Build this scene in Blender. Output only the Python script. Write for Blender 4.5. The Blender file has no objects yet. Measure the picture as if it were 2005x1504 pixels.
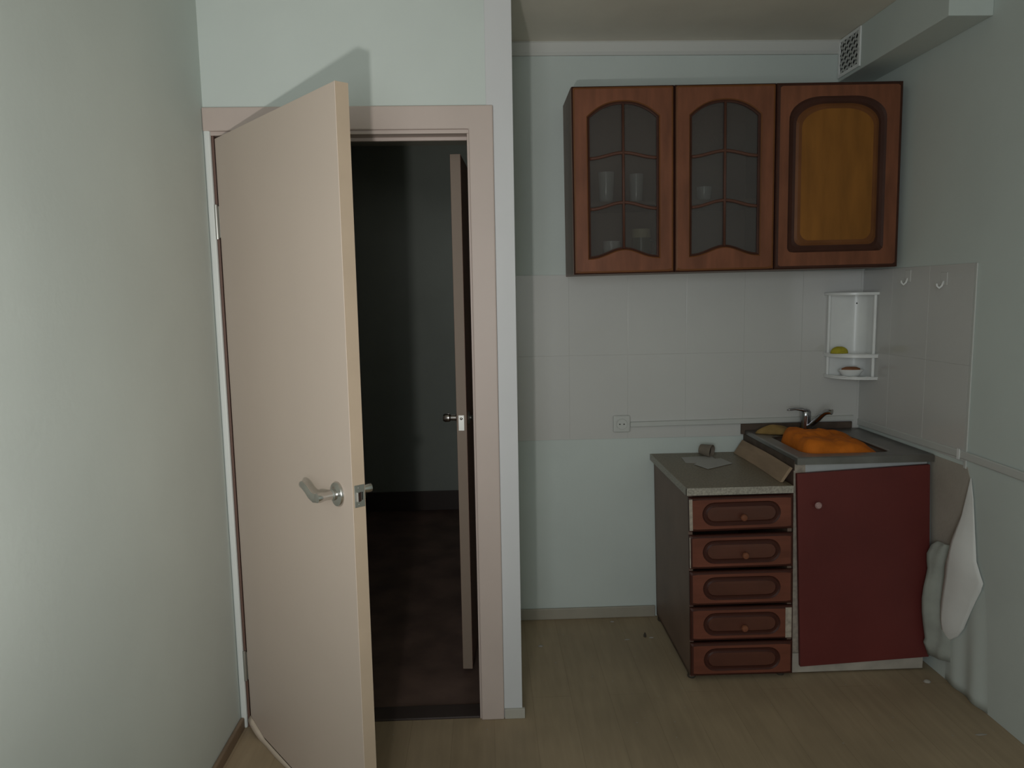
import bpy, bmesh, math, random
from math import pi, sin, cos, sqrt, radians
from mathutils import Vector, Matrix, noise

S = bpy.context.scene
COL = S.collection

# ------------------------------------------------------------------ camera
YAW, PITCH, ROLL, FPX = .0337, .1204, -.0168, 1443.67
fwd = Vector((sin(YAW)*cos(PITCH), cos(YAW)*cos(PITCH), -sin(PITCH)))
rgt0 = Vector((cos(YAW), -sin(YAW), 0)); up0 = rgt0.cross(fwd)
rgt = cos(ROLL)*rgt0 + sin(ROLL)*up0
up = -sin(ROLL)*rgt0 + cos(ROLL)*up0
cd = bpy.data.cameras.new('camera')
cd.sensor_width = 36.0; cd.lens = 36.0*FPX/2005; cd.clip_start = .02
cam = bpy.data.objects.new('camera', cd); COL.objects.link(cam)
m = Matrix((rgt, up, -fwd)).transposed().to_4x4(); m.translation = Vector((0, 0, 1.5))
cam.matrix_world = m
S.camera = cam

# ------------------------------------------------------------------ view, world, lights
S.view_settings.view_transform = 'Standard'
S.view_settings.look = 'None'
S.view_settings.gamma = 1
S.view_settings.use_curve_mapping = False
S.view_settings.exposure = -0.06

w = bpy.data.worlds.new('world'); S.world = w; w.use_nodes = True
bg = w.node_tree.nodes['Background']
bg.inputs[0].default_value = (.55, .63, .72, 1); bg.inputs[1].default_value = .25

def lamp(name, kind, loc, aim, energy, color):
    l = bpy.data.lights.new(name, kind); l.energy = energy; l.color = color
    o = bpy.data.objects.new(name, l); COL.objects.link(o); o.location = loc
    o.rotation_euler = (Vector(aim)-Vector(loc)).to_track_quat('-Z', 'Y').to_euler()
    return o, l
# hand-held torch to the left of the camera: its hard shadows are on the wall behind the door
o, l = lamp('torch_light', 'SPOT', (-.225, .15, 1.27), (-.98, 2.30, 1.62), 52, (1.0, .97, .93))
l.spot_size = radians(101); l.spot_blend = 1.0; l.shadow_soft_size = .022
# overcast daylight through the window in the wall behind the camera
o, l = lamp('window_daylight', 'AREA', (-.36, -1.28, 1.55), (1.1, 1.2, 1.34), 29, (.93, .98, 1.0))
l.shape = 'RECTANGLE'; l.size = .98; l.size_y = 1.35

# added faint fill lamp that lifts the dark hallway; no visible source
o, l = lamp('hallway_fill', 'AREA', (-.12, 4.3, 2.2), (-.6, 4.2, .6), .55, (1.0, .93, .88))
l.size = .35

# ------------------------------------------------------------------ helpers
ORI = {}

class MB:
    def __init__(s): s.v = []; s.f = []; s.mi = []
    def add(s, vs, fs, m=0):
        b = len(s.v); s.v += [Vector(p) for p in vs]
        for f in fs: s.f.append([b+i for i in f]); s.mi.append(m)
    def box(s, x0, x1, y0, y1, z0, z1, m=0):
        s.add([(x, y, z) for x in (x0, x1) for y in (y0, y1) for z in (z0, z1)],
              [(0, 1, 3, 2), (4, 6, 7, 5), (0, 4, 5, 1), (2, 3, 7, 6), (0, 2, 6, 4), (1, 5, 7, 3)], m)
    def loft(s, loops, closed=False, caps=True, ms=None, ringclosed=True):
        n = len(loops[0]); b = len(s.v)
        for L in loops: s.v += [Vector(p) for p in L]
        k = len(loops); R = k if closed else k-1
        for i in range(R):
            j = (i+1) % k
            for a in range(n if ringclosed else n-1):
                c = (a+1) % n
                s.f.append([b+i*n+a, b+i*n+c, b+j*n+c, b+j*n+a]); s.mi.append(ms[i] if ms else 0)
        if caps and not closed:
            s.f.append([b+a for a in range(n)]); s.mi.append(ms[0] if ms else 0)
            s.f.append([b+(k-1)*n+a for a in range(n)]); s.mi.append(ms[-1] if ms else 0)
    def lathe(s, prof, c=(0, 0, 0), axis=(0, 0, 1), n=24, caps=True, sx=1, sy=1, m=0):
        q = Vector((0, 0, 1)).rotation_difference(Vector(axis)); c = Vector(c)
        s.loft([[c + q @ Vector((r*sx*cos(2*pi*a/n), r*sy*sin(2*pi*a/n), z)) for a in range(n)] for r, z in prof],
               caps=caps, ms=[m]*len(prof))
    def tube(s, path, rad, n=12, flat=1.0, m=0, upv=(0, 0, 1)):
        P = [Vector(p) for p in path]; loops = []
        for i, p in enumerate(P):
            t = (P[min(i+1, len(P)-1)] - P[max(i-1, 0)]).normalized()
            a = Vector(upv); a = (a - t*a.dot(t))
            if a.length < 1e-4: a = Vector((1, 0, 0)); a = a - t*a.dot(t)
            a.normalize(); b = t.cross(a)
            r = rad[i] if isinstance(rad, (list, tuple)) else rad
            loops.append([p + a*r*flat*cos(2*pi*k/n) + b*r*sin(2*pi*k/n) for k in range(n)])
        s.loft(loops, ms=[m]*len(loops))
    def prism(s, poly, f0, f1, m=0):
        """poly: list of 2-tuples; f0, f1 map them to 3-D"""
        s.loft([[f0(p) for p in poly], [f1(p) for p in poly]], ms=[m, m])
    def build(s, name, mats, parent=None, smooth=False, bevel=0, seg=2, warp=None, solid=0, sub=0):
        me = bpy.data.meshes.new(name); org = ORI.get(parent, Vector((0, 0, 0)))
        vs = [Vector(warp(p)) if warp else p for p in s.v]
        bm = bmesh.new(); bv = [bm.verts.new(p-org) for p in vs]
        for f, mi in zip(s.f, s.mi):
            try:
                F = bm.faces.new([bv[i] for i in f]); F.material_index = mi; F.smooth = bool(smooth)
            except ValueError: pass
        bmesh.ops.recalc_face_normals(bm, faces=bm.faces)
        bm.to_mesh(me); bm.free()
        if not isinstance(mats, (list, tuple)): mats = [mats]
        for x in mats: me.materials.append(x)
        o = bpy.data.objects.new(name, me); COL.objects.link(o)
        if parent is not None: o.parent = parent; ORI[o] = org
        if solid:
            md = o.modifiers.new('solid', 'SOLIDIFY'); md.thickness = solid; md.offset = 0
        if sub:
            md = o.modifiers.new('sub', 'SUBSURF'); md.levels = sub; md.render_levels = sub
        if bevel:
            md = o.modifiers.new('bevel', 'BEVEL'); md.width = bevel; md.segments = seg
            md.limit_method = 'ANGLE'; md.angle_limit = radians(40)
        if smooth == 2:
            md = None
            try: me.set_sharp_from_angle(angle=radians(35))
            except Exception: pass
        return o

def tag(o, label, cat, group=None, kind=None):
    o['label'] = label; o['category'] = cat
    if group: o['group'] = group
    if kind: o['kind'] = kind
    return o
def thing(name, label, cat, loc, group=None, kind=None):
    o = bpy.data.objects.new(name, None); COL.objects.link(o); o.location = loc
    o.empty_display_size = .05
    ORI[o] = Vector(loc)
    return tag(o, label, cat, group, kind)
def struct(name, mb, mat, **k):
    o = mb.build(name, mat, **k); o['kind'] = 'structure'; return o
def copy_thing(src, loc, label=None, group=None):
    r = src.copy(); COL.objects.link(r); r.location = loc
    if label: r['label'] = label
    if group: r['group'] = group
    for ch in list(src.children):
        c = ch.copy(); COL.objects.link(c); c.parent = r
        for g in ch.children:
            d = g.copy(); COL.objects.link(d); d.parent = c
    return r

# ------------------------------------------------------------------ materials
def mat(name, col, rough=.6, metal=0, spec=.5, noise_amt=0, noise_scale=8, bump=0, bump_scale=60, col2=None,
        stretch=(1, 1, 1), trans=0, ior=1.45, alpha=1, detail=4):
    M = bpy.data.materials.new(name); M.use_nodes = True
    nt = M.node_tree; N = nt.nodes; L = nt.links
    p = N['Principled BSDF']
    p.inputs['Base Color'].default_value = (*col, 1); p.inputs['Roughness'].default_value = rough
    p.inputs['Metallic'].default_value = metal; p.inputs['Specular IOR Level'].default_value = spec
    if trans: p.inputs['Transmission Weight'].default_value = trans; p.inputs['IOR'].default_value = ior
    if alpha < 1: p.inputs['Alpha'].default_value = alpha
    tc = N.new('ShaderNodeTexCoord'); mp = N.new('ShaderNodeMapping')
    L.new(tc.outputs['Object'], mp.inputs[0]); mp.inputs['Scale'].default_value = stretch
    if noise_amt or col2:
        nz = N.new('ShaderNodeTexNoise'); nz.inputs['Scale'].default_value = noise_scale; nz.inputs['Detail'].default_value = detail
        L.new(mp.outputs[0], nz.inputs[0])
        rp = N.new('ShaderNodeValToRGB'); L.new(nz.outputs[0], rp.inputs[0])
        c2 = col2 if col2 else tuple(min(1, c*(1+noise_amt)) for c in col)
        c1 = col if col2 else tuple(c*(1-noise_amt) for c in col)
        rp.color_ramp.elements[0].position = .32; rp.color_ramp.elements[1].position = .68
        rp.color_ramp.elements[0].color = (*c1, 1); rp.color_ramp.elements[1].color = (*c2, 1)
        L.new(rp.outputs[0], p.inputs['Base Color'])
    if bump:
        b = N.new('ShaderNodeBump'); b.inputs['Strength'].default_value = bump; b.inputs['Distance'].default_value = .003
        n2 = N.new('ShaderNodeTexNoise'); n2.inputs['Scale'].default_value = bump_scale; n2.inputs['Detail'].default_value = 3
        L.new(mp.outputs[0], n2.inputs[0]); L.new(n2.outputs[0], b.inputs['Height']); L.new(b.outputs[0], p.inputs['Normal'])
    return M

paper = mat('pale_green_wallpaper', (.60, .655, .625), .75, spec=.25, noise_amt=.035, noise_scale=2.2, bump=.12, bump_scale=55)
paper_white = mat('white_wall_board', (.63, .635, .645), .55, spec=.35, noise_amt=.02, noise_scale=3)
ceil_m = mat('ceiling_whitewash', (.80, .755, .66), .9, spec=.1, noise_amt=.05, noise_scale=3, bump=.2, bump_scale=30)
cove_m = mat('cove_white', (.66, .66, .63), .7)
casing_m = mat('pinkish_casing_paint', (.53, .44, .395), .5, noise_amt=.03, noise_scale=4)
jamb_m = mat('jamb_brown', (.15, .085, .065), .5)
wcasing_m = mat('white_casing_paint', (.70, .73, .71), .5, noise_amt=.02, noise_scale=5)
door_m = mat('beige_door_laminate', (.60, .50, .425), .5, spec=.4, noise_amt=.03, noise_scale=1.6)
dooredge_m = mat('tan_door_edge', (.48, .375, .275), .6, noise_amt=.05, noise_scale=6)
veneer_m = mat('peeled_veneer', (.66, .56, .45), .6, noise_amt=.06, noise_scale=20)
tile_m = mat('pale_wall_tile', (.60, .595, .575), .16, spec=.5, noise_amt=.02, noise_scale=2.5)
grout_m = mat('tile_grout', (.53, .52, .50), .85)
chrome = mat('brushed_nickel', (.62, .61, .59), .22, metal=1)
chrome_dk = mat('tap_chrome', (.42, .42, .44), .16, metal=1)
plate_m = mat('dull_zinc_plate', (.5, .5, .47), .42, metal=1)
black_m = mat('dark_void', (.01, .01, .01), .8)
steel = mat('dull_sink_steel', (.30, .29, .28), .42, metal=1, noise_amt=.15, noise_scale=7)
white_pl = mat('white_plastic', (.84, .85, .84), .28, spec=.5, noise_amt=.03, noise_scale=9)
pipe_pl = mat('raceway_plastic', (.56, .57, .545), .4)
frame_w = mat('stained_oak_frame', (.20, .072, .036), .5, spec=.28, noise_amt=.22, noise_scale=7, stretch=(3, 3, .6))
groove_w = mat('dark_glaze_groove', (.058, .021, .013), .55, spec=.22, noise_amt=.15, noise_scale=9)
field_w = mat('orange_oak_field', (.265, .105, .018), .5, spec=.25, noise_amt=.16, noise_scale=5, stretch=(4, 4, .7))
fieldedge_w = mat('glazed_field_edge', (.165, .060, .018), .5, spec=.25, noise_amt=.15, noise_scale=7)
carcass_w = mat('cabinet_side_brown', (.185, .118, .088), .5, noise_amt=.12, noise_scale=5)
drawer_w = mat('drawer_front_red_brown', (.175, .056, .034), .45, spec=.3, noise_amt=.2, noise_scale=7, stretch=(.6, 3, 3))
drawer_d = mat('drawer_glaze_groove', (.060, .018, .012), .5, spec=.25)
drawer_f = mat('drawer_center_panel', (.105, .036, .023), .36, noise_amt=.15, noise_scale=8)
chip_m = mat('bare_chipped_edge', (.40, .34, .28), .7, noise_amt=.2, noise_scale=60)
red_m = mat('maroon_door_laminate', (.138, .027, .024), .5, spec=.35, noise_amt=.14, noise_scale=2.4)
knob_pink = mat('pinkish_knob', (.42, .26, .25), .35)
white_board = mat('white_chipboard', (.56, .57, .57), .55, noise_amt=.06, noise_scale=10)
dirty_board = mat('dirty_white_chipboard', (.42, .38, .33), .6, noise_amt=.15, noise_scale=12)
top_m = mat('speckled_counter_laminate', (.205, .165, .11), .4, spec=.4, noise_amt=.28, noise_scale=140, detail=6)
topedge_m = mat('speckled_counter_edge', (.36, .33, .28), .45, noise_amt=.28, noise_scale=150, detail=6)
wood_dk = mat('dark_worktop_core', (.085, .058, .042), .7, noise_amt=.3, noise_scale=18)
plank_m = mat('raw_tan_plank', (.35, .245, .16), .75, noise_amt=.14, noise_scale=9, stretch=(3, .6, 3))
paper_m = mat('scrap_paper', (.45, .44, .42), .85, noise_amt=.03)
orange_m = mat('orange_cloth', (.62, .165, .015), .8, spec=.2, noise_amt=.16, noise_scale=14, bump=.5, bump_scale=120)
rag_m = mat('mustard_rag', (.27, .17, .055), .9, noise_amt=.2, noise_scale=20, bump=.4, bump_scale=90)
sponge_m = mat('yellow_green_sponge', (.42, .36, .03), .9, noise_amt=.12, noise_scale=60, bump=.6, bump_scale=200)
soap_m = mat('brown_soap', (.34, .14, .06), .6, noise_amt=.2, noise_scale=40)
cup_m = mat('dusty_brown_cup', (.20, .165, .13), .5, noise_amt=.1, noise_scale=20)
cupin_m = mat('cup_dark_inside', (.05, .04, .032), .6)
plaster_m = mat('bare_grey_plaster', (.42, .38, .33), .9, spec=.1, noise_amt=.07, noise_scale=6, bump=.4, bump_scale=80)
backing_m = mat('white_paper_backing', (.80, .80, .78), .85, spec=.15, noise_amt=.03, noise_scale=9)
greypaper_m = mat('grey_green_peeled_paper', (.36, .375, .34), .85, spec=.15, noise_amt=.12, noise_scale=12)
base_m = mat('beige_baseboard', (.36, .33, .27), .55, noise_amt=.08, noise_scale=6)
base_l = mat('brown_baseboard', (.23, .165, .11), .55, noise_amt=.1, noise_scale=8)
base_p = mat('grey_plinth_block', (.44, .42, .37), .55)
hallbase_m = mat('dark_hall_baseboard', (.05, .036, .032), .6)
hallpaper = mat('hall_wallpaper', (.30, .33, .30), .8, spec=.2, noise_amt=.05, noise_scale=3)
hallfloor_m = mat('hall_dark_linoleum', (.14, .090, .072), .6, noise_amt=.3, noise_scale=5)
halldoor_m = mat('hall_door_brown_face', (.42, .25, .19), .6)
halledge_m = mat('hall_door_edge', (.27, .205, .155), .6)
muntin_m = mat('muntin_brown', (.105, .045, .03), .5, spec=.3)
debris_w = mat('plaster_crumb', (.36, .33, .29), .9)
debris_d = mat('dark_lump', (.05, .04, .03), .8)
glassware = mat('glassware', (.82, .86, .86), .12, spec=.6, alpha=.75)
green_gl = mat('green_mug', (.10, .14, .10), .25)
cream_m = mat('cream_rim', (.62, .58, .36), .4)
hole_m = mat('hole_brown', (.05, .03, .022), .9)

# smoky cabinet glass: a see-through tint with a glossy surface
glass_m = bpy.data.materials.new('smoky_cabinet_glass'); glass_m.use_nodes = True
nt = glass_m.node_tree; nt.nodes.clear()
out = nt.nodes.new('ShaderNodeOutputMaterial'); mx = nt.nodes.new('ShaderNodeMixShader')
tr = nt.nodes.new('ShaderNodeBsdfTransparent'); tr.inputs[0].default_value = (.72, .73, .72, 1)
mx2 = nt.nodes.new('ShaderNodeMixShader'); df = nt.nodes.new('ShaderNodeBsdfDiffuse'); df.inputs[0].default_value = (.205, .178, .168, 1)
gl = nt.nodes.new('ShaderNodeBsdfGlossy'); gl.inputs[1].default_value = .12
fr = nt.nodes.new('ShaderNodeFresnel'); fr.inputs[0].default_value = 1.4
mx2.inputs[0].default_value = .24
nt.links.new(tr.outputs[0], mx2.inputs[1]); nt.links.new(df.outputs[0], mx2.inputs[2])
nt.links.new(fr.outputs[0], mx.inputs[0]); nt.links.new(mx2.outputs[0], mx.inputs[1]); nt.links.new(gl.outputs[0], mx.inputs[2])
nt.links.new(mx.outputs[0], out.inputs[0])

# wood-print linoleum: boards along Y with thin dark joints, drifting tone and white specks
def floor_material():
    M = bpy.data.materials.new('wood_print_linoleum'); M.use_nodes = True
    N = M.node_tree.nodes; L = M.node_tree.links; p = N['Principled BSDF']
    tc = N.new('ShaderNodeTexCoord'); mp = N.new('ShaderNodeMapping'); L.new(tc.outputs['Object'], mp.inputs[0])
    mp.inputs['Rotation'].default_value = (0, 0, radians(90))
    br = N.new('ShaderNodeTexBrick'); L.new(mp.outputs[0], br.inputs[0])
    br.inputs['Color1'].default_value = (.36, .278, .18, 1); br.inputs['Color2'].default_value = (.378, .292, .19, 1)
    br.inputs['Mortar'].default_value = (.30, .23, .148, 1); br.inputs['Scale'].default_value = 1
    br.inputs['Brick Width'].default_value = 1.3; br.inputs['Row Height'].default_value = .145
    br.inputs['Mortar Size'].default_value = .0016; br.inputs['Mortar Smooth'].default_value = .6
    mp2 = N.new('ShaderNodeMapping'); L.new(tc.outputs['Object'], mp2.inputs[0]); mp2.inputs['Scale'].default_value = (14, 1.2, 1)
    nz = N.new('ShaderNodeTexNoise'); nz.inputs['Scale'].default_value = 3; nz.inputs['Detail'].default_value = 6; L.new(mp2.outputs[0], nz.inputs[0])
    r1 = N.new('ShaderNodeMapRange'); L.new(nz.outputs[0], r1.inputs[0]); r1.inputs[3].default_value = .82; r1.inputs[4].default_value = 1.18
    n2 = N.new('ShaderNodeTexNoise'); n2.inputs['Scale'].default_value = 2.6; n2.inputs['Detail'].default_value = 3; L.new(tc.outputs['Object'], n2.inputs[0])
    r2 = N.new('ShaderNodeMapRange'); L.new(n2.outputs[0], r2.inputs[0]); r2.inputs[3].default_value = .72; r2.inputs[4].default_value = 1.28
    mu = N.new('ShaderNodeMath'); mu.operation = 'MULTIPLY'; L.new(r1.outputs[0], mu.inputs[0]); L.new(r2.outputs[0], mu.inputs[1])
    vm = N.new('ShaderNodeVectorMath'); vm.operation = 'SCALE'; L.new(br.outputs[0], vm.inputs[0]); L.new(mu.outputs[0], vm.inputs['Scale'])
    vo = N.new('ShaderNodeTexVoronoi'); vo.inputs['Scale'].default_value = 16; L.new(tc.outputs['Object'], vo.inputs[0])
    lt = N.new('ShaderNodeMath'); lt.operation = 'LESS_THAN'; L.new(vo.outputs[0], lt.inputs[0]); lt.inputs[1].default_value = .055
    mi = N.new('ShaderNodeMixRGB'); L.new(lt.outputs[0], mi.inputs[0]); L.new(vm.outputs[0], mi.inputs[1]); mi.inputs[2].default_value = (.36, .32, .26, 1)
    L.new(mi.outputs[0], p.inputs['Base Color']); p.inputs['Roughness'].default_value = .52; p.inputs['Specular IOR Level'].default_value = .35
    return M
floor_m = floor_material()

# ------------------------------------------------------------------ the setting
XL, XR, YD, YB, ZC, YR = -.891, 1.693, 2.478, 3.268, 2.56, -1.35
XP = .0999
b = MB(); b.box(-1.1, 1.95, YR-.1, YD, -.06, 0); b.box(XP-.04, 1.95, YD, 3.40, -.06, 0); b.box(-1.1, XP-.04, YD, YD+.03, -.06, 0)
struct('floor', b, floor_m)
b = MB(); b.box(-1.0, .06, YD+.03, 5.3, -.06, -.004); struct('floor_hallway', b, hallfloor_m)
b = MB(); b.box(-1.1, 1.95, YR-.1, YD, ZC, ZC+.08); b.box(XP-.1, 1.95, YD, 3.40, ZC, ZC+.08); struct('ceiling', b, ceil_m)
b = MB(); b.box(-1.0, XP-.1, YD+.08, 5.3, 2.5, 2.64); struct('ceiling_hallway', b, ceil_m)
b = MB(); b.box(-1.03, XL, YR-.1, YD+.08, 0, ZC+.08); struct('wall_left', b, paper)
b = MB()                                                   # door wall with its opening, and the partition beside the niche
b.box(XL, -.872, YD, YD+.08, 0, 2.045); b.box(XL, XP, YD, YD+.08, 2.045, ZC+.08)
b.box(-.036, XP, YD, YD+.08, 0, 2.045)
struct('wall_door_side', b, paper)
b = MB(); b.box(.0, XP, YD+.08, YB+.1, 0, ZC+.08); struct('wall_partition', b, paper)
b = MB(); b.box(XP, 1.95, YB, YB+.12, 0, ZC+.08); struct('wall_back', b, paper)
b = MB()                                                   # right wall, bulging out towards the floor
b.prism([(XR, ZC+.08), (XR, .87), (1.72, .45), (1.742, 0), (1.95, 0), (1.95, ZC+.08)],
        lambda p: (p[0], YR-.1, p[1]), lambda p: (p[0], YB+.12, p[1]))
struct('wall_right', b, paper)
b = MB()
b.box(-1.03, -.87, YR-.1, YR, 0, ZC); b.box(.15, 1.95, YR-.1, YR, 0, ZC); b.box(-.87, .15, YR-.1, YR, 0, .85); b.box(-.87, .15, YR-.1, YR, 2.25, ZC)
struct('wall_rear', b, paper)
wf = MB()
for x in (-.87, -.39, .09): wf.box(x, x+.06, YR-.08, YR-.03, .85, 2.25)
for z in (.85, 2.19): wf.box(-.87, .15, YR-.08, YR-.03, z, z+.06)
struct('window_1', wf, white_pl)
b = MB(); b.box(-1.0, -.872, YD+.08, 5.3, 0, 2.56); struct('wall_hallway_left', b, hallpaper)
b = MB(); b.box(-.872, .0, 5.1, 5.3, 0, 2.56); struct('wall_hallway_end', b, hallpaper)
b = MB(); b.box(.0, XP, YB+.1, 5.3, 0, 2.56); struct('wall_hallway_right', b, hallpaper)

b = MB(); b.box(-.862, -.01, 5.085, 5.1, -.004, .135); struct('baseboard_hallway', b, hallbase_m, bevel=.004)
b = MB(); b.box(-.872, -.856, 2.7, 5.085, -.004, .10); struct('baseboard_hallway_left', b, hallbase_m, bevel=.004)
b = MB(); b.box(XP, .76, YB-.012, YB, 0, .053); struct('baseboard_back', b, base_m, bevel=.004)
b = MB(); b.box(XL, XL+.014, YR, YD-.012, 0, .042); struct('baseboard_left', b, base_l, bevel=.005)
b = MB(); b.box(.038, XP+.010, YD-.014, YD-.0105, 0, .036); b.box(.038, XP+.010, YD-.0105, YD, 0, .036); struct('baseboard_partition', b, base_p, bevel=.003)

# white corner board on the end of the door wall
b = MB(); b.prism([(.036, 0), (XP+.001, 0), (XP+.001, ZC), (.014, ZC), (.014, 2.108), (.036, 2.108)], lambda p: (p[0], YD-.005, p[1]), lambda p: (p[0], YD, p[1])); struct('trim_1', b, paper_white, bevel=.0015)
# cove strip where the back wall meets the ceiling
b = MB(); b.prism([(YB, 2.503), (YB-.010, 2.503), (YB-.018, 2.515), (YB-.018, 2.553), (YB-.014, ZC), (YB, ZC)],
                  lambda p: (XP, p[0], p[1]), lambda p: (1.542, p[0], p[1])); struct('trim_2', b, cove_m)
# tiled splashback: bevelled tiles over grout
def tile_panel(name, nx, rows, place, size, grout):
    t = MB()
    for u0, u1 in nx:
        for v0, v1 in rows: t.box(*place(u0, u1, v0, v1))
    o = struct(name, t, tile_m, bevel=.0009, seg=3)
    g = MB(); g.box(*grout); g.build('grout', grout_m, o)
    return o
us = [XP, .367, .629, .891, 1.153, 1.415, 1.6775]; g = .0008
tile_panel('trim_3', [(us[i]+g*.5, us[i+1]-g*.5) for i in range(6)] + [(1.678, 1.689)], [(.846, 1.2255), (1.2265, 1.583)],
           lambda a, c, d, e: (a, c, YB-.0045, YB-.001, d, e), .26, (XP, 1.689, YB-.0035, YB, .847, 1.581))
tile_panel('trim_4', [(2.516, 2.7715), (2.7725, 3.028), (3.029, YB-.005)], [(.885, 1.2255), (1.2265, 1.583)],
           lambda a, c, d, e: (XR-.0045, XR-.001, a, c, d, e), .26, (XR-.0035, XR, 2.518, YB-.005, .886, 1.581))
# pale edging strip where the side tiles stop
b = MB(); b.box(XR-.006, XR, 2.500, 2.514, .86, 1.583); struct('trim_5', b, pipe_pl, bevel=.002)

# door casing and jamb
b = MB()
b.prism([(-.044, 0), (.036, 0), (.036, 2.108), (-.890, 2.108), (-.890, 2.034), (-.044, 2.034)], lambda p: (p[0], YD-.016, p[1]), lambda p: (p[0], YD, p[1]))
struct('trim_6', b, casing_m, bevel=.004)
b = MB(); b.box(-.890, -.8685, YD-.014, YD, 0, 2.043); struct('trim_7', b, wcasing_m, bevel=.006)
b = MB(); b.box(-.872, -.036, YD-.006, YD+.08, 2.022, 2.045); b.box(-.050, -.036, YD-.006, YD+.08, 0, 2.022)
b.box(-.866, -.05, YD+.042, YD+.055, 2.010, 2.022)
struct('trim_8', b, casing_m, bevel=.002)
b = MB(); b.box(-.8685, -.861, YD-.004, YD+.08, 0, 2.022); struct('trim_12', b, jamb_m)
b = MB(); b.box(-.866, -.05, YD-.002, YD+.08, -.001, .008); struct('trim_9', b, hallbase_m, bevel=.003)

# ------------------------------------------------------------------ main door, standing open
DW, DT, DH = .815, .036, 2.012
dr = bpy.data.objects.new('door_1', None); COL.objects.link(dr)
dr.location = (-.8565, 2.470, 0); dr.rotation_euler = (0, 0, math.atan2(-.7796, .626))
tag(dr, 'plain beige door standing open into the room, with silver lever handle', 'door', kind='structure')
ORI[dr] = Vector((0, 0, 0))
b = MB(); b.box(0, DW-.002, 0, DT, .014, DH); leaf = b.build('leaf', door_m, dr, bevel=.0015)
b = MB(); b.box(DW-.002, DW, .001, DT-.001, .015, DH-.001); b.build('edge_band', dooredge_m, dr)['label'] = 'tan strip along the free edge'
# lifted skin along the bottom near the hinge
b = MB(); pts = []
for i in range(15):
    t = i/14; x = .0+.34*t
    pts.append((x, .008*(1-t)**.6 + .003*sin(t*11)*(1-t)))
b.loft([[(x, -.001, .045-.032*min(1, x/.12)), (x, -.004-d, .030-.030*min(1, x/.10)+.001)] for x, d in pts], ringclosed=False, caps=False)
b.build('peeling_skin', veneer_m, dr, smooth=True, solid=.0015)['label'] = 'pale door skin peeling along the bottom edge'
# lever handles, both sides, and the latch plate
def lever_handle(side, parent, hx, hz, name='lever_handle', mt=None):
    s = -1 if side == 0 else 1; y0 = 0 if side == 0 else DT; mt = mt or chrome
    r = MB(); r.lathe([(.0335, 0), (.0335, .003), (.031, .0075), (.022, .0105), (.016, .012)], (hx, y0, hz), (0, s, 0), 36)
    o = r.build(name, mt, parent, smooth=2)
    n = MB(); n.lathe([(.0145, .010), (.0150, .017), (.0115, .020), (.0105, .034), (.0120, .044), (.0135, .052), (.0125, .060), (.004, .063)], (hx, y0, hz), (0, s, 0), 24)
    n.build('neck', mt, o, smooth=2)
    L = MB(); yy = y0+s*.052
    path = [(hx+.006, yy, hz), (hx-.012, yy, hz-.004), (hx-.030, yy+s*.002, hz-.007), (hx-.048, yy+s*.003, hz-.002), (hx-.066, yy+s*.003, hz+.008),
            (hx-.084, yy+s*.002, hz+.014), (hx-.102, yy-s*.001, hz+.015), (hx-.117, yy-s*.004, hz+.012), (hx-.125, yy-s*.005, hz+.011)]
    L.tube(path, [.010, .0125, .0125, .0120, .0115, .0115, .0110, .0095, .004], 14, flat=.62, upv=(0, 1, 0))
    L.build('lever', mt, o, smooth=2)
    return o
lever_handle(0, dr, .735, .990); lever_handle(1, dr, .735, .990)
b = MB(); b.box(DW, DW+.0016, .004, DT-.003, .968, 1.026); lp = b.build('latch_plate', plate_m, dr, bevel=.0006); lp['label'] = 'zinc latch plate'
b = MB(); b.prism([(.010, .984), (.022, .984), (.022, 1.008), (.010, 1.008)], lambda p: (DW+.0016, p[0], p[1]), lambda p: (DW+.010-(p[0]-.010)*.55, p[0], p[1])); b.build('latch_bolt', chrome, lp)
b = MB(); b.box(DW+.0014, DW+.0019, .024, .0275, .986, 1.007); b.build('latch_slot', black_m, lp)
for z in (1.018, .975):
    b = MB(); b.lathe([(.0028, 0), (.0024, .0012)], (DW+.0016, .017, z), (1, 0, 0), 12); b.build('screw', plate_m, lp)
for z in (1.75, .23):
    b = MB(); b.lathe([(.0065, -.055), (.0068, -.05), (.0068, .05), (.0065, .055)], (-.007, -.007, z), (0, 0, 1), 16)
    b.box(-.004, .002, -.002, .012, z-.05, z+.05); b.build('hinge', plate_m, dr, smooth=2)['label'] = 'painted barrel hinge'

# ------------------------------------------------------------------ second door in the dark hallway
hd = bpy.data.objects.new('door_2', None); COL.objects.link(hd); hd.location = (-.028, 3.600, 0)
ang = math.atan2(2.80-3.60, -.082+.028); hd.rotation_euler = (0, 0, ang)
tag(hd, 'half hidden tan-edged door seen edge-on in the dark hallway', 'door', kind='structure'); ORI[hd] = Vector((0, 0, 0))
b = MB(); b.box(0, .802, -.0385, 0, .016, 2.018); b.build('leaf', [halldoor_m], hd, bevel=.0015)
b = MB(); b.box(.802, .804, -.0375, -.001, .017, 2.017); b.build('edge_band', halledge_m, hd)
b = MB(); b.box(.804, .8055, -.031, -.010, .985, 1.044); lp = b.build('latch_plate', plate_m, hd)
b = MB(); b.lathe([(.0055, 0), (.005, .006), (.002, .008)], (.8055, -.020, 1.032), (1, 0, 0), 14); b.build('latch_bolt', chrome, lp, smooth=2)
for s, y0 in ((-1, -.0385), (1, 0)):
    b = MB(); b.lathe([(.026, 0), (.024, .006), (.012, .009), (.011, .03), (.016, .036), (.017, .052), (.013, .060), (.003, .062)] if s < 0 else
                      [(.026, 0), (.024, .005), (.010, .007), (.009, .012), (.012, .016), (.003, .020)], (.735, y0, 1.024), (0, s, 0), 22)
    b.build('door_knob', chrome, hd, smooth=2)

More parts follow.
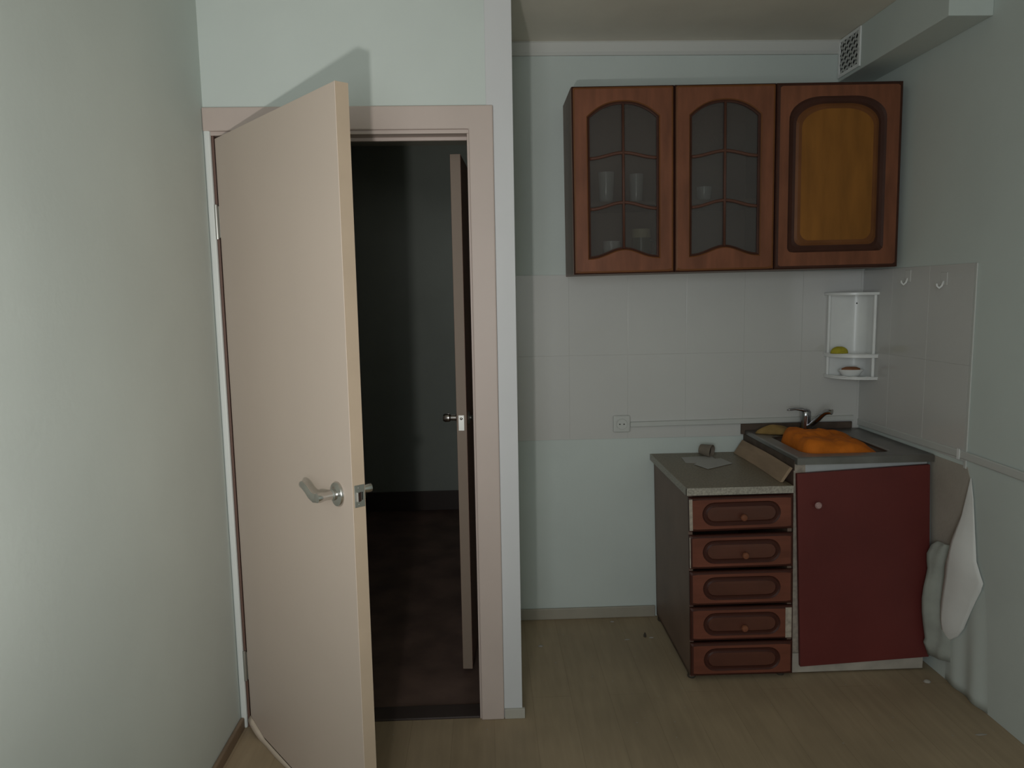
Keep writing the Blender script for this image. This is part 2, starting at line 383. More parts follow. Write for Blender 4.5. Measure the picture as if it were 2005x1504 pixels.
# ------------------------------------------------------------------ star-shaped outlines for routed fronts
def star(poly, c, angs):
    out = []
    n = len(poly)
    for a in angs:
        dx, dz = cos(a), sin(a); best = None
        for i in range(n):
            x1, z1 = poly[i][0]-c[0], poly[i][1]-c[1]; x2, z2 = poly[(i+1) % n][0]-c[0], poly[(i+1) % n][1]-c[1]
            ex, ez = x2-x1, z2-z1; den = dx*ez-dz*ex
            if abs(den) < 1e-12: continue
            t = (x1*ez-z1*ex)/den; u = (x1*dz-z1*dx)/den
            if t > 0 and -1e-9 <= u <= 1+1e-9 and (best is None or t < best): best = t
        out.append((c[0]+dx*best, c[1]+dz*best))
    return out
def grow(pts, c, d):
    r = []; n = len(pts)
    for i in range(n):
        p0, p1, p2 = Vector(pts[i-1]), Vector(pts[i]), Vector(pts[(i+1) % n])
        a = (p1-p0); b_ = (p2-p1)
        if a.length < 1e-7: a = b_
        if b_.length < 1e-7: b_ = a
        a.normalize(); b_.normalize()
        n1 = Vector((a.y, -a.x)); n2 = Vector((b_.y, -b_.x)); m_ = n1+n2
        if m_.length < 1e-6: m_ = n1
        m_.normalize(); k = 1/max(.6, m_.dot(n1))
        r.append((p1.x+m_.x*d*k, p1.y+m_.y*d*k))
    return r
def rect(x0, x1, z0, z1): return [(x0, z0), (x1, z0), (x1, z1), (x0, z1)]
def angles(polys, c, n=96):
    A = [2*pi*i/n for i in range(n)]
    for poly in polys:
        for x, z in poly: A.append(math.atan2(z-c[1], x-c[0]) % (2*pi))
    A.sort(); r = [A[0]]
    for a in A[1:]:
        if a-r[-1] > 1e-4: r.append(a)
    return r

# ------------------------------------------------------------------ wall cabinets
# built in a frame of their own: x along the fronts, y = 0 at the face of the doors, z = 0 at the bottom
CABH = .722
def glass_door(x0, wd, parent):
    c = (x0+wd*.5, CABH*.48)
    L, R_ = x0+.070, x0+wd-.070; cx = (L+R_)/2; hw = (R_-L)/2
    op = []
    for i in range(41):
        t = -1+2*i/40; op.append((cx+hw*t, .071+.034*cos(pi*t/2)**2))
    for i in range(41):
        t = 1-2*i/40; op.append((cx+hw*t, .602+.052*(1-abs(t)**2.3)))
    fr_ = rect(x0+.0015, x0+wd-.0015, .001, CABH-.001)
    A = angles([fr_, [op[0], op[40], op[41], op[-1]]], c, 120)
    o0 = star(fr_, c, A); o1 = star(rect(x0+.006, x0+wd-.006, .0055, CABH-.0055), c, A); o2 = star(rect(x0+.012, x0+wd-.012, .012, CABH-.012), c, A)
    a0 = star(op, c, A); a1 = grow(a0, c, .004); a2 = grow(a0, c, .009); a3 = grow(a0, c, .013)
    lv = [(o0, .020), (o0, .006), (o1, .0015), (o2, 0), (a3, 0), (a2, .003), (a1, .007), (a0, .008), (a0, .020)]
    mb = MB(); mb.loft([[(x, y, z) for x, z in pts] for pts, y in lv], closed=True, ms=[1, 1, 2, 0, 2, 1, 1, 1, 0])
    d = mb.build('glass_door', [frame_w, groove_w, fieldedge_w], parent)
    gp = MB(); gp.box(L-.008, R_+.008, .0135, .0165, .066, .660); gp.build('glass_pane', glass_m, d)
    mu = MB(); mu.tube([(cx, .007, .100), (cx, .007, .655)], .0068, 10, flat=.8)
    for zc, ze in ((.470, .449), (.279, .254)):
        mu.tube([(cx+hw*t, .007, ze+(zc-ze)*cos(pi*t/2)**2) for t in [-1+i/12 for i in range(25)]], .0062, 10, flat=.8, upv=(0, 1, 0))
    mu.build('muntins', muntin_m, d, smooth=True)
    return d
def arch_poly(x0, x1, z0, z1, rx, rz, rb):
    P = []
    def corner(cx, cz, rx, rz, a0, a1):
        for i in range(13):
            a = a0+(a1-a0)*i/12; P.append((cx+rx*cos(a), cz+rz*sin(a)))
    corner(x1-rb, z0+rb, rb, rb, -pi/2, 0); corner(x1-rx, z1-rz, rx, rz, 0, pi/2)
    corner(x0+rx, z1-rz, rx, rz, pi/2, pi); corner(x0+rb, z0+rb, rb, rb, pi, 1.5*pi)
    return P
def panel_door(x0, wd, parent):
    c = (x0+wd*.5, CABH*.5); fr_ = rect(x0+.0015, x0+wd-.0015, .001, CABH-.001); A = angles([fr_], c, 140)
    g0 = star(arch_poly(x0+.050, x0+wd-.064, .066, .668, .13, .085, .02), c, A)
    def ins(d, rr=1): return star(arch_poly(x0+.050+d, x0+wd-.064-d, .066+d*.9, .668-d*.9, .13-d*.3, .085-d*.3, .02+d*.3), c, A)
    o0 = star(fr_, c, A); o1 = star(rect(x0+.006, x0+wd-.006, .0055, CABH-.0055), c, A); o2 = star(rect(x0+.014, x0+wd-.014, .013, CABH-.013), c, A)
    lv = [(o0, .020), (o0, .006), (o1, .0015), (o2, 0), (g0, 0), (ins(.008), .005), (ins(.020), .008), (ins(.030), .006), (ins(.040), .002), (ins(.052), .0015)]
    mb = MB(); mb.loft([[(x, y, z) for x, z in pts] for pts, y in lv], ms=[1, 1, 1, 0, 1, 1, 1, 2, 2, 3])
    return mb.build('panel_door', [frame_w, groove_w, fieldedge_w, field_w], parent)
def cabinet_body(wd, parent, shelf=True):
    t = .016; D = .305
    b = MB(); b.box(0, t, .021, D, 0, CABH); b.box(wd-t, wd, .021, D, 0, CABH)
    b.box(t, wd-t, .021, D, 0, t); b.box(t, wd-t, .021, D, CABH-t, CABH); b.box(t, wd-t, D-.006, D-.001, t, CABH-t)
    b.build('carcass', carcass_w, parent)
    if shelf:
        s = MB(); s.box(t, wd-t, .032, D-.007, .270, .286); s.build('inner_shelf', carcass_w, parent)
WC = (.3545, 2.955, 1.5745)
c1 = thing('wall_cabinet', 'brown wooden wall cabinet with two arched glass doors', 'cabinet', WC); ORI[c1] = Vector((0, 0, 0))
cabinet_body(.8065, c1); glass_door(0, .4035, c1); glass_door(.4035, .403, c1)
c1.rotation_euler = (0, radians(-.55), 0)
c2 = thing('wall_cabinet', 'brown wall cabinet with one solid arched orange-brown door, nearest the right wall', 'cabinet', (WC[0]+.8068, WC[1], WC[2]+.0079)); ORI[c2] = Vector((0, 0, 0))
cabinet_body(.505, c2, False); panel_door(0, .505, c2)
c2.rotation_euler = (0, radians(-.55), 0)

# crockery behind the glass
Z1 = WC[2]+.286+.005; Z0 = WC[2]+.016+.0035
def tumbler(x, y, z, r, h, label, m=None, grp=None):
    b = MB(); b.lathe([(r*.78, 0), (r*.82, .003), (r, h), (r*.93, h), (r*.75, .008), (.001, .007)], (x, y, z), (0, 0, 1), 28)
    o = b.build('drinking_glass', m or glassware, None, smooth=2); return tag(o, label, 'glass', grp)
tumbler(.505, 3.09, Z1, .034, .125, 'tall clear glass left on the middle shelf behind the left glass door')
tumbler(.632, 3.10, Z1, .030, .118, 'tall clear glass right of the centre bar behind the left glass door')
tumbler(.915, 3.10, Z1+.0016, .032, .062, 'short clear glass on the shelf behind the second glass door')
mg = thing('mug', 'tall dark green mug with a yellowish rim at the bottom of the left glass cabinet', 'mug', (.650, 3.085, Z0+.001))
b = MB(); b.lathe([(.030, 0), (.036, .004), (.038, .165), (.034, .165), (.032, .008), (.001, .008)], (.650, 3.085, Z0+.001), (0, 0, 1), 28); b.build('body', green_gl, mg, smooth=2)
b = MB(); b.lathe([(.0386, .130), (.0388, .165), (.0378, .1652), (.0378, .130)], (.650, 3.085, Z0+.001), (0, 0, 1), 28, caps=False); b.build('rim_band', cream_m, mg, smooth=2)
b = MB(); b.tube([(.686, 3.075, Z0+.12), (.702, 3.07, Z0+.112), (.705, 3.07, Z0+.072), (.686, 3.075, Z0+.05)], .005, 8); b.build('handle', green_gl, mg, smooth=True)
b = MB(); b.lathe([(.024, 0), (.028, .003), (.036, .112), (.0365, .118), (.033, .117), (.025, .008), (.001, .006)], (.525, 3.08, Z0), (0, 0, 1), 30)
tag(b.build('cup', white_pl, None, smooth=2), 'pale handleless cup at the bottom left behind the left glass door', 'cup')

# ------------------------------------------------------------------ boxed ventilation duct with grille
dx, dz = 1.542, 2.388
vd = thing('ventilation_duct', 'pale boxed-in ventilation duct with a vent grille, under the ceiling along the right wall', 'duct', (1.62, 2.9, dz))
b = MB(); b.box(dx, XR, 2.500, YB, dz, ZC); b.build('duct_body', paper, vd, bevel=.003)
fg = MB(); y0, y1, z0, z1 = 3.075, 3.262, 2.400, 2.556
ro = [(y0, z0), (y1, z0), (y1, z1), (y0, z1)]; ri = [(y0+.016, z0+.014), (y1-.014, z0+.014), (y1-.014, z1-.012), (y0+.016, z1-.012)]
fg.loft([[(x_, a_, c_) for a_, c_ in q_] for q_, x_ in ((ro, dx), (ro, dx-.007), (ri, dx-.007), (ri, dx))], closed=True)
gf = fg.build('grille_frame', white_pl, vd, bevel=.0015)
b = MB(); b.box(dx-.0008, dx+.0005, y0+.014, y1-.012, z0+.012, z1-.010); b.build('vent_opening', black_m, gf)
lat = MB(); gy0, gy1, gz0, gz1 = y0+.015, y1-.013, z0+.013, z1-.011; st = .038
k = -12
def clipseg(c, sgn):
    pts = []
    for i in range(41):
        y = gy0+(gy1-gy0)*i/40; z = gz0+sgn*(y-gy0)+c
        if gz0 <= z <= gz1: pts.append((y, z))
    return (pts[0], pts[-1]) if len(pts) > 2 else None
for sgn in (1, -1):
    for k in range(-14, 22):
        sg = clipseg(k*st, sgn)
        if sg:
            (ya, za), (yb, zb) = sg; h = .0055
            lat.prism([(ya, za-h), (yb, zb-h), (yb, zb+h), (ya, za+h)], lambda p: (dx-.0045, p[0], p[1]), lambda p: (dx-.001, p[0], p[1]))
lat.build('lattice', pipe_pl, gf)

# ------------------------------------------------------------------ drawer base cabinet (leaning a little to the left)
def lean(p): return (p.x-.024*(p.z-.37), p.y, p.z)
db = thing('base_cabinet', 'brown base cabinet with five small drawers and a speckled worktop', 'cabinet', (.95, 2.95, 0))
X0, X1, YF = .757, 1.155, 2.690
b = MB(); b.box(X0, X0+.016, YF, 3.255, .012, .745); b.box(X1-.016, X1, YF, 3.255, .012, .745); b.box(X0, X1, 3.245, 3.255, .012, .745); b.box(X0, X1, YF+.01, 3.25, .012, .028); b.box(X0+.01, X1-.01, YF+.02, 3.25, .725, .745)
b.build('carcass', carcass_w, db, warp=lean)
for x in (X0+.006, X1-.040):
    for y in (YF+.006, 3.2):
        f = MB(); f.lathe([(.014, 0), (.016, .004), (.015, .013)], (x+.014, y+.014, 0), (0, 0, 1), 16); f.build('foot', debris_d, db)
def drawer(z0, z1, tilt, knob, chips):
    cx, cz = (X0+X1)/2, (z0+z1)/2
    def W(p):
        x, z = p.x-cx, p.z-cz
        return lean(Vector((cx+x*cos(tilt)-z*sin(tilt), p.y, cz+z*cos(tilt)+x*sin(tilt))))
    y = YF-.019; c = (cx, cz)
    fr_ = rect(X0, X1, z0, z1); A = angles([fr_], c, 90)
    def stad(hw, hh):
        P = []
        for i in range(17): a = -pi/2+pi*i/16; P.append((cx+hw-hh+hh*cos(a), cz+hh*sin(a)))
        for i in range(17): a = pi/2+pi*i/16; P.append((cx-hw+hh+hh*cos(a), cz+hh*sin(a)))
        return star(P, c, A)
    o0 = star(fr_, c, A); o1 = star(rect(X0+.004, X1-.004, z0+.004, z1-.004), c, A); o2 = star(rect(X0+.010, X1-.010, z0+.010, z1-.010), c, A)
    lv = [(o0, .018), (o0, .006), (o1, .0015), (o2, 0), (stad(.150, .046), 0), (stad(.144, .040), .004), (stad(.137, .033), .004), (stad(.130, .027), .0005), (stad(.10, .018), 0)]
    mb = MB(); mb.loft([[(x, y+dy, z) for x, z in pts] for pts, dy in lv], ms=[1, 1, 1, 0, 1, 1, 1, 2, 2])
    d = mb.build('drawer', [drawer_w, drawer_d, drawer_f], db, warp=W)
    if knob:
        k = MB(); k.lathe([(.006, 0), (.0055, .007), (.011, .011), (.0135, .016), (.011, .021), (.003, .023)], (cx+knob, y, cz-.012), (0, -1, 0), 20)
        k.build('knob', frame_w, d, smooth=2, warp=W)
    for (xa, xb) in chips:
        q = MB(); q.box(xa, xb, y-.0008, y+.004, z0+.006, z1-.006); q.build('chipped_edge', chip_m, d, warp=W)['label'] = 'whitish strip where the facing is chipped off'
drawer(.600, .733, .010, .004, [(X0+.000, X0+.012)])
drawer(.452, .584, .004, .010, [(X0+.000, X0+.003)])
drawer(.306, .440, .000, None, [])
drawer(.163, .296, -.004, .006, [(X1-.030, X1-.006)])
drawer(.020, .153, -.006, None, [])
b = MB(); b.box(.734, 1.1375, 2.6565, 3.262, .7455, .7725); wt = b.build('worktop', top_m, db)
b = MB(); b.box(.7315, 1.1375, 2.6545, 2.6565, .7452, .7728); b.box(.7315, .734, 2.6545, 3.262, .7452, .7728); b.build('edge_strip', topedge_m, wt)['label'] = 'paler speckled edge strip'

# things on the drawer worktop
ZT = .7728
def sheet(poly, label, z):
    b = MB(); b.prism(poly, lambda p: (p[0], p[1], z), lambda p: (p[0], p[1], z+.0006+.001*abs(sin(p[0]*31)))); return tag(b.build('paper_scrap', paper_m), label, 'paper')
sheet([(.850, 3.170), (.842, 3.070), (.905, 3.055), (.985, 3.105), (.99, 3.185)], 'white paper scrap on the drawer worktop, the left and rear of two', ZT)
sheet([(.868, 3.030), (.900, 2.940), (1.032, 3.030), (1.015, 3.130), (.940, 3.110)], 'white paper scrap on the drawer worktop, the front and right of two', ZT+.0014)
cp = thing('cup', 'small dusty brown cup lying on its side at the back of the drawer worktop', 'cup', (.965, 3.19, ZT))
ax = Vector((.75, -.66, -.06)).normalized()
b = MB(); b.lathe([(.020, 0), (.023, .002), (.0285, .050), (.029, .056), (.0268, .056), (.022, .006), (.001, .005)], (.945, 3.205, ZT+.0285), ax, 28); b.build('body', cup_m, cp, smooth=2)
b = MB(); b.lathe([(.0262, .040), (.001, .0405)], (.945, 3.205, ZT+.0285), ax, 28); b.build('inside', cupin_m, cp)
# plank leaning along the side of the sink cabinet
b = MB()
q = [(1.108, ZT+.0005), (1.121, ZT+.0005), (1.1575, .827), (1.147, .834)]
b.loft([[(x+.004*sin(y*9), y+.0*z, z) for x, z in q] for y in (2.705, 2.80, 2.9, 3.0, 3.12, 3.235)])
tag(b.build('wooden_plank', plank_m, bevel=.002), 'raw tan wooden plank leaning between the drawer worktop and the sink', 'plank')

# ------------------------------------------------------------------ sink cabinet
sc = thing('sink_cabinet', 'low kitchen cabinet with a crooked plain maroon door, under the steel sink', 'cabinet', (1.43, 2.97, 0))
def lean2(p): return (p.x-.022*(p.z-.37), p.y, p.z)
CX0, CX1, CY = 1.171, 1.690, 2.715
b = MB(); b.box(CX1-.016, CX1, CY, 3.25, .004, .842); b.box(CX0+.016, CX1-.016, CY, CY+.016, .780, .842)
b.box(CX0+.016, CX1-.016, CY+.02, 3.25, .070, .086); b.box(CX0+.016, CX1-.016, 3.24, 3.25, .07, .70)
b.build('carcass', white_board, sc, warp=lean2)
b = MB(); b.box(CX0, CX0+.016, CY, 3.25, .004, .842); sp_ = b.build('side_panel', carcass_w, sc, warp=lean2)
b = MB(); b.box(CX0, CX0+.045, CY-.0015, CY, .004, .842); b.build('raw_edge', chip_m, sp_, warp=lean2)['label'] = 'raw pale front edge'
b = MB(); b.box(CX0+.002, CX1+.008, CY-.012, CY, .006, .085); b.build('plinth', dirty_board, sc, bevel=.002)['label'] = 'dirty white plinth board'
dcx, dcz, th = 1.4365, .436, .046
def tiltd(p):
    x, z = p.x-dcx, p.z-dcz; return (dcx+x*cos(th)-z*sin(th), p.y, dcz+z*cos(th)+x*sin(th))
b = MB(); b.box(dcx-.256, dcx+.256, CY-.030, CY-.013, dcz-.386, dcz+.386); sd = b.build('door', red_m, sc, warp=tiltd, bevel=.0015)
b = MB(); b.lathe([(.006, 0), (.006, .008), (.0125, .012), (.0135, .018), (.009, .024), (.002, .025)], (1.241, CY-.030, .690), (0, -1, 0), 22); b.build('knob', knob_pink, sd, smooth=2)
# worktop core seen on the left under the steel, and the dark upstand behind
b = MB(); b.box(1.163, 1.690, 2.700, 3.262, .8425, .8545)
b.build('worktop_core', wood_dk, sc, bevel=.001)
b = MB(); b.box(1.1585, 1.1615, 2.705, 3.262, .818, .856); b.build('side_facing', wood_dk, sc)['label'] = 'dark worn facing under the left rim'
b = MB(); b.box(1.145, 1.655, 3.252, 3.262, .855, .902); b.build('upstand', wood_dk, sc, bevel=.001)['label'] = 'dark brown upstand behind the sink'
# steel top with a rounded basin
cxs, czs = 1.405, 2.97
angs = None
rp = rect(1.161, 1.688, 2.682, 3.250); c = (1.405, 2.955)
bas = arch_poly(1.225, 1.585, 2.765, 3.150, .06, .06, .06)
A = angles([rp], c, 100)
R0 = star(rp, c, A); R1 = star(rect(1.168, 1.681, 2.690, 3.243), c, A)
B0 = star(bas, c, A); B1 = grow(B0, c, -.006); B2 = grow(B0, c, -.014); B3 = grow(B0, c, -.05)
zt = .874
lv = [(R0, .845), (R0, zt-.004), (grow(R0, c, -.004), zt), (R1, zt), (grow(R1, c, -.010), zt-.004), (grow(B0, c, .01), zt-.005), (B0, zt-.006), (B1, zt-.012), (B2, .75), (B3, .735)]
mb = MB(); mb.loft([[(x, y, z) for x, y in P] for P, z in lv], caps=False); mb.f.append([len(mb.v)-len(A)+i for i in range(len(A))]); mb.mi.append(0)
sk = thing('sink', 'dull stainless steel sink top lying on the maroon-doored cabinet', 'sink', (1.41, 2.96, .845))
st_ = mb.build('basin_top', steel, sk, smooth=2)
b = MB(); b.lathe([(.030, 0), (.028, .003), (.010, .001), (.001, .001)], (1.43, 2.95, .735), (0, 0, 1), 24); b.build('drain', chrome_dk, sk, smooth=2)

# mixer tap
tp = thing('mixer_tap', 'chrome mixer tap with lever and swivel spout at the back of the sink', 'tap', (1.412, 3.198, .868))
tx, ty, tz = 1.412, 3.198, .869
b = MB(); b.lathe([(.027, 0), (.027, .005), (.023, .010), (.0215, .050), (.023, .075), (.022, .094), (.015, .103), (.003, .106)], (tx, ty, tz), (0.03, -.02, 1), 28); b.build('body', chrome_dk, tp, smooth=2)
b = MB(); b.tube([(tx+.004, ty-.006, tz+.094), (tx-.020, ty-.008, tz+.104), (tx-.050, ty-.012, tz+.108), (tx-.078, ty-.016, tz+.106), (tx-.088, ty-.018, tz+.104)], [.017, .014, .010, .008, .004], 12, flat=.6); b.build('lever', chrome_dk, tp, smooth=True)
b = MB(); b.tube([(tx+.006, ty-.010, tz+.022), (tx+.015, ty-.034, tz+.036), (tx+.026, ty-.062, tz+.064), (tx+.037, ty-.090, tz+.094), (tx+.044, ty-.108, tz+.107), (tx+.055, ty-.124, tz+.111)], [.0125, .0125, .0122, .0120, .0122, .0125], 14)
sp = b.build('spout', chrome_dk, tp, smooth=2)
b = MB(); b.lathe([(.0118, 0), (.0122, .004), (.0122, .013), (.009, .014)], (tx+.052, ty-.120, tz+.111), (.55, -.75, -.1), 18); b.build('aerator', chrome, sp, smooth=2)

# orange cloth heaped in the basin
def heap(name, cx, cy, rx, ry, z0, hfun, mt, label, cat, nu=56, nv=18, seed=1):
    random.seed(seed); loops = []
    for j in range(nv+1):
        r = 1-j/nv*.999; L = []
        for i in range(nu):
            a = 2*pi*i/nu
            rr = r*(1+.10*sin(3*a+seed)+.06*sin(7*a+2*seed))
            x = cx+rx*rr*cos(a); y = cy+ry*rr*sin(a)
            L.append((x, y, z0+hfun((x-cx)/rx, (y-cy)/ry, r)))
        loops.append(L)
    b = MB(); b.loft(loops); return tag(b.build(name, mt, None, smooth=True), label, cat)
CO = arch_poly(1.240, 1.560, 2.772, 3.120, .10, .09, .05); cc = (1.39, 2.95)
AA = [2*pi*i/84 for i in range(84)]; out0 = star(CO, cc, AA)
b = MB(); loops = []
for j in range(31):
    r_ = 1-j/30*.998; L = []
    for x, y in out0:
        k = r_
        X = cc[0]+(x-cc[0])*k; Y = cc[1]+(y-cc[1])*k
        u, v = (X-cc[0])/.16, (Y-cc[1])/.18
        top = .030-.018*u+.012*v - .012*max(0, u)**2
        fold = noise.noise(Vector((u*2.4, v*2.0, 3)))*.020 + .014*abs(sin((v*1.7-u*.5)*2.6)) + .006*noise.noise(Vector((u*7, v*7, 1)))
        L.append((X, Y, .800+(.068+top+fold*.8)*(1-r_**11)**.6))
    loops.append(L)
b.loft(loops); tag(b.build('orange_cloth', orange_m, None, smooth=True), 'bright orange cloth heaped in the sink basin', 'cloth')
def rh(u, v, r): return .036*(1-r**2)**.7+noise.noise(Vector((u*2, v*2, 8)))*.008*(1-r)
heap('rag', 1.275, 3.190, .080, .048, .871, rh, rag_m, 'crumpled mustard rag on the left rear rim of the sink', 'rag', 40, 12, 5)

# ------------------------------------------------------------------ socket, cable trunking
so = thing('power_socket', 'white round-holed power socket on the tiles at the left end of the cable trunking', 'socket', (.600, YB-.004, .915))
b = MB(); b.box(.562, .640, YB-.018, YB-.0045, .876, .953); b.build('cover_plate', pipe_pl, so, bevel=.008, seg=4)
b = MB(); b.lathe([(.027, .0182), (.027, .0208), (.0245, .0208), (.0225, .0186), (.001, .0186)], (.601, YB, .914), (0, -1, 0), 32); rs = b.build('socket_well', pipe_pl, so, smooth=2)
for s in (-1, 1):
    b = MB(); b.lathe([(.0030, .0187), (.0030, .0190)], (.601+s*.0095, YB, .914), (0, -1, 0), 12); b.build('pin_hole', black_m, rs)
ct = thing('cable_trunking', 'pale plastic cable trunking running along the bottom of the tiles', 'trunking', (1.1, YB-.006, .90))
b = MB()
b.loft([[(x, YB-.005, z0), (x, YB-.017, z0+.001), (x, YB-.019, z0+.004), (x, YB-.019, z0+.020), (x, YB-.017, z0+.023), (x, YB-.005, z0+.024)] for x, z0 in ((.640, .8985), (1.660, .9065))])
b.build('trunking_run', pipe_pl, ct)['label'] = 'run on the back wall'
b = MB()
b.loft([[(XR-.005, y, z0), (XR-.0075, y, z0+.001), (XR-.009, y, z0+.004), (XR-.009, y, z0+.026), (XR-.0075, y, z0+.029), (XR-.005, y, z0+.030)] for y, z0 in ((YB-.005, .884), (2.528, .892), (1.8, .880))])
b.build('trunking_run', pipe_pl, ct)['label'] = 'run on the right wall'
b = MB(); b.box(XR-.0120, XR-.0092, 2.530, 2.544, .888, .926); b.build('clip', white_pl, ct)

# ------------------------------------------------------------------ corner shelf unit with sponge and soap
cs = thing('corner_shelf', 'white plastic two-tier corner shelf on the tiles above the sink', 'shelf', (XR-.005, YB-.005, 1.11))
CXc, CYc = XR-.0048, YB-.0048
def qplate(rx, ry, z0, z1, name, lip=0, wav=0):
    P = [(CXc, CYc)]
    for i in range(25):
        a = pi/2*i/24
        P.append((CXc-rx*cos(a)**.9, CYc-ry*sin(a)**.9))
    b = MB(); b.prism(P, lambda p: (p[0], p[1], z0), lambda p: (p[0], p[1], z1))
    if lip:
        arc = P[1:]
        b.tube([(x, y, z1+lip*.5+wav*sin(i*1.3)) for i, (x, y) in enumerate(arc)], lip*.7, 8, flat=1)
    return b.build(name, white_pl, cs, bevel=.0012)
qplate(.178, .140, 1.474, 1.486, 'top_plate'); qplate(.172, .148, 1.203, 1.215, 'shelf', .004); qplate(.168, .152, 1.108, 1.116, 'bottom_shelf', .005, .0012)
b = MB(); P = []
for i in range(21):
    t = i/20; a = pi/2*t
    P.append((CXc-.006-.055*(1-sin(a)), CYc-.006-.055*(1-cos(a))))
out_ = [(CXc-.155, CYc-.001), (CXc-.155, CYc-.006)] + P + [(CXc-.006, CYc-.125), (CXc-.001, CYc-.125), (CXc-.001, CYc-.001)]
b.prism(out_, lambda p: (p[0], p[1], 1.116), lambda p: (p[0], p[1], 1.474)); b.build('back_panel', white_pl, cs)
for x, y in ((CXc-.155, CYc-.008), (CXc-.008, CYc-.122)):
    b = MB(); b.lathe([(.0075, 1.116), (.0075, 1.474)], (x, y, 0), (0, 0, 1), 18); b.build('post', white_pl, cs, smooth=2)
b = MB(); b.lathe([(.004, 0), (.003, .002)], (1.655, CYc-.012, 1.437), (-.2, -1, 0), 12); b.build('screw', black_m, cs)
# sponge and soap dish
b = MB(); loops = []
for j in range(9):
    t = j/8; z = 1.2195+.030*t; k_ = sqrt(max(0, 1-(t*.96)**2.4))
    loops.append([(1.553+.039*k_*cos(2*pi*i/28), 3.190+.020*k_*sin(2*pi*i/28), z) for i in range(28)])
b.loft(loops); tag(b.build('sponge', sponge_m, None, smooth=True), 'yellow-green sponge on the middle tier of the white corner shelf', 'sponge')
dsh = thing('soap_dish', 'white oval dish of brown soap on the lowest tier of the corner shelf', 'dish', (1.603, 3.180, 1.120))
b = MB(); b.lathe([(.032, 0), (.037, .003), (.056, .027), (.057, .030), (.053, .029), (.033, .010), (.001, .009)], (1.603, 3.180, 1.1195), (0, 0, 1), 32, sy=.62); b.build('dish', white_pl, dsh, smooth=2)
b = MB(); b.lathe([(.028, .011), (.041, .024), (.040, .034), (.024, .040), (.001, .041)], (1.603, 3.180, 1.1195), (0, 0, 1), 26, sy=.6); b.build('soap', soap_m, dsh, smooth=2)

# ------------------------------------------------------------------ two stick-on hooks
def hook(y, z, label):
    h = thing('wall_hook', label, 'hook', (XR-.0045, y, z), 'stick-on hooks on the side tiles')
    b = MB(); b.box(XR-.008, XR-.0045, y-.020, y+.020, z-.004, z+.044); b.build('pad', tile_m, h, bevel=.0015)
    b = MB(); b.tube([(XR-.008, y, z+.012), (XR-.014, y, z-.006), (XR-.024, y, z-.014), (XR-.032, y, z-.006), (XR-.033, y, z+.003)], [.004, .004, .004, .0035, .003], 10); b.build('prong', white_pl, h, smooth=True)
hook(2.915, 1.528, 'small stick-on hook high on the side tiles, nearer the cabinet')
hook(2.680, 1.512, 'small stick-on hook high on the side tiles, nearer the tile edge')

# ------------------------------------------------------------------ torn wallpaper by the sink
def wx(z):                                      # face of the right wall at height z
    if z >= .87: return XR
    if z >= .45: return XR+(1.72-XR)*(.87-z)/.42
    return 1.72+(1.742-1.72)*(.45-z)/.45
pl = [(2.715, .868), (2.497, .868), (2.480, .823), (2.500, .70), (2.512, .60), (2.530, .47), (2.545, .37), (2.570, .17), (2.600, .10), (2.715, .10)]
b = MB(); b.prism(pl, lambda p: (wx(p[1])-.002, p[0], p[1]), lambda p: (wx(p[1])+.001, p[0], p[1]))
struct('trim_10', b, plaster_m)
tw = thing('torn_wallpaper', 'torn white-backed wallpaper flap hanging off the right wall beside the sink cabinet', 'wallpaper', (1.70, 2.50, .19))
rows = [(.835, 2.470, 2.466), (.760, 2.490, 2.455), (.690, 2.508, 2.450), (.640, 2.522, 2.447), (.590, 2.535, 2.443), (.540, 2.548, 2.440), (.500, 2.560, 2.420), (.474, 2.566, 2.405), (.440, 2.572, 2.418), (.390, 2.580, 2.445), (.320, 2.590, 2.480), (.260, 2.597, 2.508), (.215, 2.602, 2.540), (.188, 2.606, 2.575), (.170, 2.604, 2.598)]
b = MB(); L = []
for i, (z, ya, yb) in enumerate(rows):
    r = []
    for k in range(9):
        t = k/8; y = ya+(yb-ya)*t + (.003*sin(i*2.1) if k == 0 else 0)
        wd_ = min(1, (ya-yb)/.09); bul = .008+(.034*(1-t)**1.4 + .012*sin(t*pi))*min(1, (.835-z)/.3)*wd_
        r.append((wx(z)-bul, y, z))
    L.append(r)
b.loft(L, ringclosed=False, caps=False); b.build('paper_backing', backing_m, tw, smooth=True, solid=.0012)
cr = thing('crumpled_paper', 'grey-green crumpled wallpaper strip bulging past the right edge of the maroon door', 'wallpaper', (1.69, 2.63, .09))
edge = [(.548, 1.690, 2.64), (.530, 1.676, 2.655), (.495, 1.662, 2.658), (.462, 1.664, 2.658), (.434, 1.668, 2.658), (.400, 1.663, 2.658), (.360, 1.656, 2.658), (.316, 1.652, 2.658), (.260, 1.655, 2.658), (.205, 1.663, 2.658), (.156, 1.672, 2.658), (.140, 1.666, 2.656), (.120, 1.674, 2.656), (.088, 1.684, 2.652)]
b = MB(); L = []
for i, (z, x, y) in enumerate(edge):
    r = []
    for k in range(11):
        t = k/10; xe = wx(z)-.003; ye = 2.585
        px = x+(xe-x)*t+.006*sin(t*9+i*.5)*sin(pi*t); py = y+(ye-y)*t-.010*sin(pi*t)*(1+.5*sin(i*.8))
        r.append((min(px, wx(z)-.002), py, z))
    L.append(r)
b.loft(L, ringclosed=False, caps=False); b.build('paper_sheet', greypaper_m, cr, smooth=True, solid=.001)
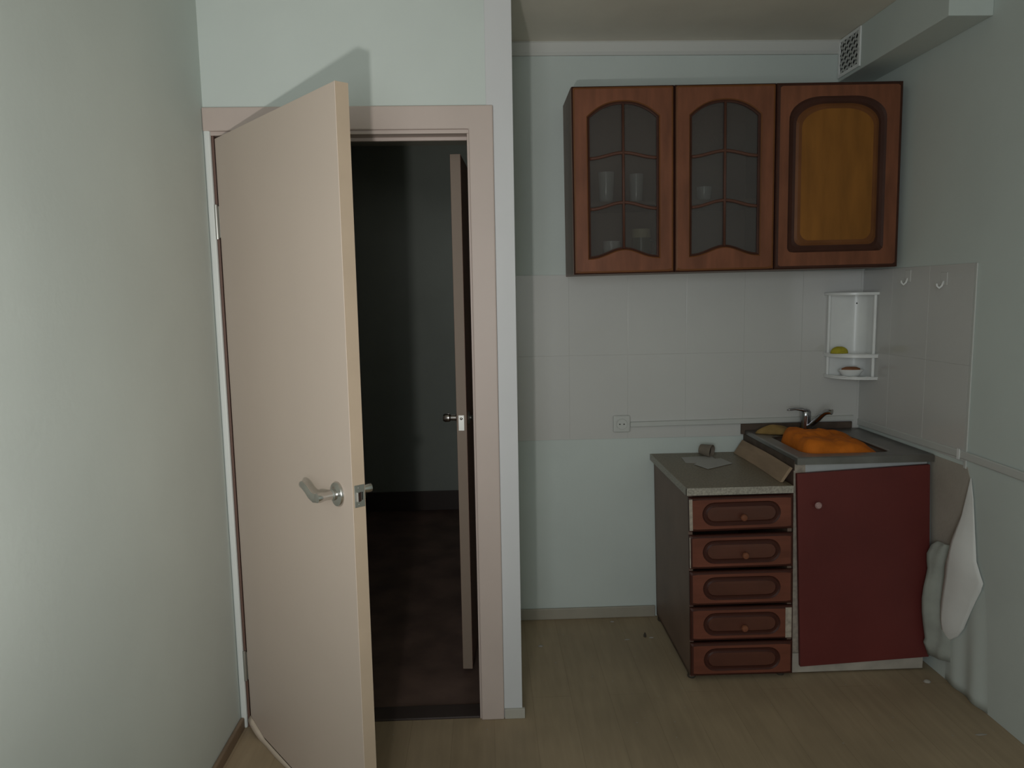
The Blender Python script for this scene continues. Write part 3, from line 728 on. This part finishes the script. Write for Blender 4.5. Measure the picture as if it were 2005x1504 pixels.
b = MB(); b.prism([(2.600, .592), (2.585, .578), (2.600, .566), (2.612, .580)], lambda p: (wx(p[1])-.0035, p[0], p[1]), lambda p: (wx(p[1])-.001, p[0], p[1])); struct('trim_11', b, hole_m)

# loose folds in the wallpaper below the flap
b = MB(); L = []
for i in range(15):
    z = .001+.46*i/14; r_ = []
    for k in range(33):
        t = k/32; y = 2.650-.30*t; e = sin(pi*t)**1.3*(1-i/14)**.6
        r_.append((wx(z)+.0012-.013*e*(1-cos(t*pi*4.4))/2-.002*e, y, z))
    L.append(r_)
b.loft(L, ringclosed=False, caps=False); struct('trim_13', b, paper, smooth=True, solid=.001)
# overlapping wallpaper joint on the back wall
b = MB(); b.box(.433, .80, YB-.0008, YB, .053, .846); struct('trim_14', b, paper)

# ------------------------------------------------------------------ bits on the floor
def crumb(name, x, y, sx, sy, sz, mt, label, seed):
    random.seed(seed); b = MB(); loops = []
    for j in range(6):
        t = j/5; k = sqrt(max(.02, 1-t*t)); loops.append([(x+.7*sx*k*cos(2*pi*i/9)*(1+.35*(random.random()-.5)), y+.7*sy*k*sin(2*pi*i/9)*(1+.35*(random.random()-.5)), sz*t+.0005) for i in range(9)])
    b.loft(loops); return tag(b.build(name, mt), label, 'debris')
crumb('paper_flake', .205, 3.000, .016, .012, .006, debris_w, 'pale paper flake on the floor just inside the niche by the white corner', 1)
crumb('dark_lump', .668, 3.058, .008, .009, .020, debris_d, 'dark lump on the floor left of the drawer cabinet', 2)
crumb('plaster_crumb', .694, 3.045, .014, .008, .005, debris_w, 'pale crumb right next to the dark lump on the floor', 3)
crumb('plaster_crumb', .550, 3.215, .014, .008, .004, debris_w, 'pale crumb on the floor under the back baseboard', 4)
crumb('plaster_crumb', .585, 3.035, .018, .006, .003, debris_w, 'thin pale crumb on the floor left of the dark lump', 5)
crumb('plaster_chunk', 1.660, 2.610, .020, .014, .010, debris_w, 'plaster chunk on the floor in front of the right end of the plinth', 6)
crumb('plaster_chunk', 1.742, 2.585, .012, .016, .014, chip_m, 'brownish plaster chunk against the foot of the right wall', 7)
crumb('plaster_streak', 1.640, 2.270, .030, .008, .002, debris_w, 'pale streak of plaster dust on the floor at the lower right', 8)
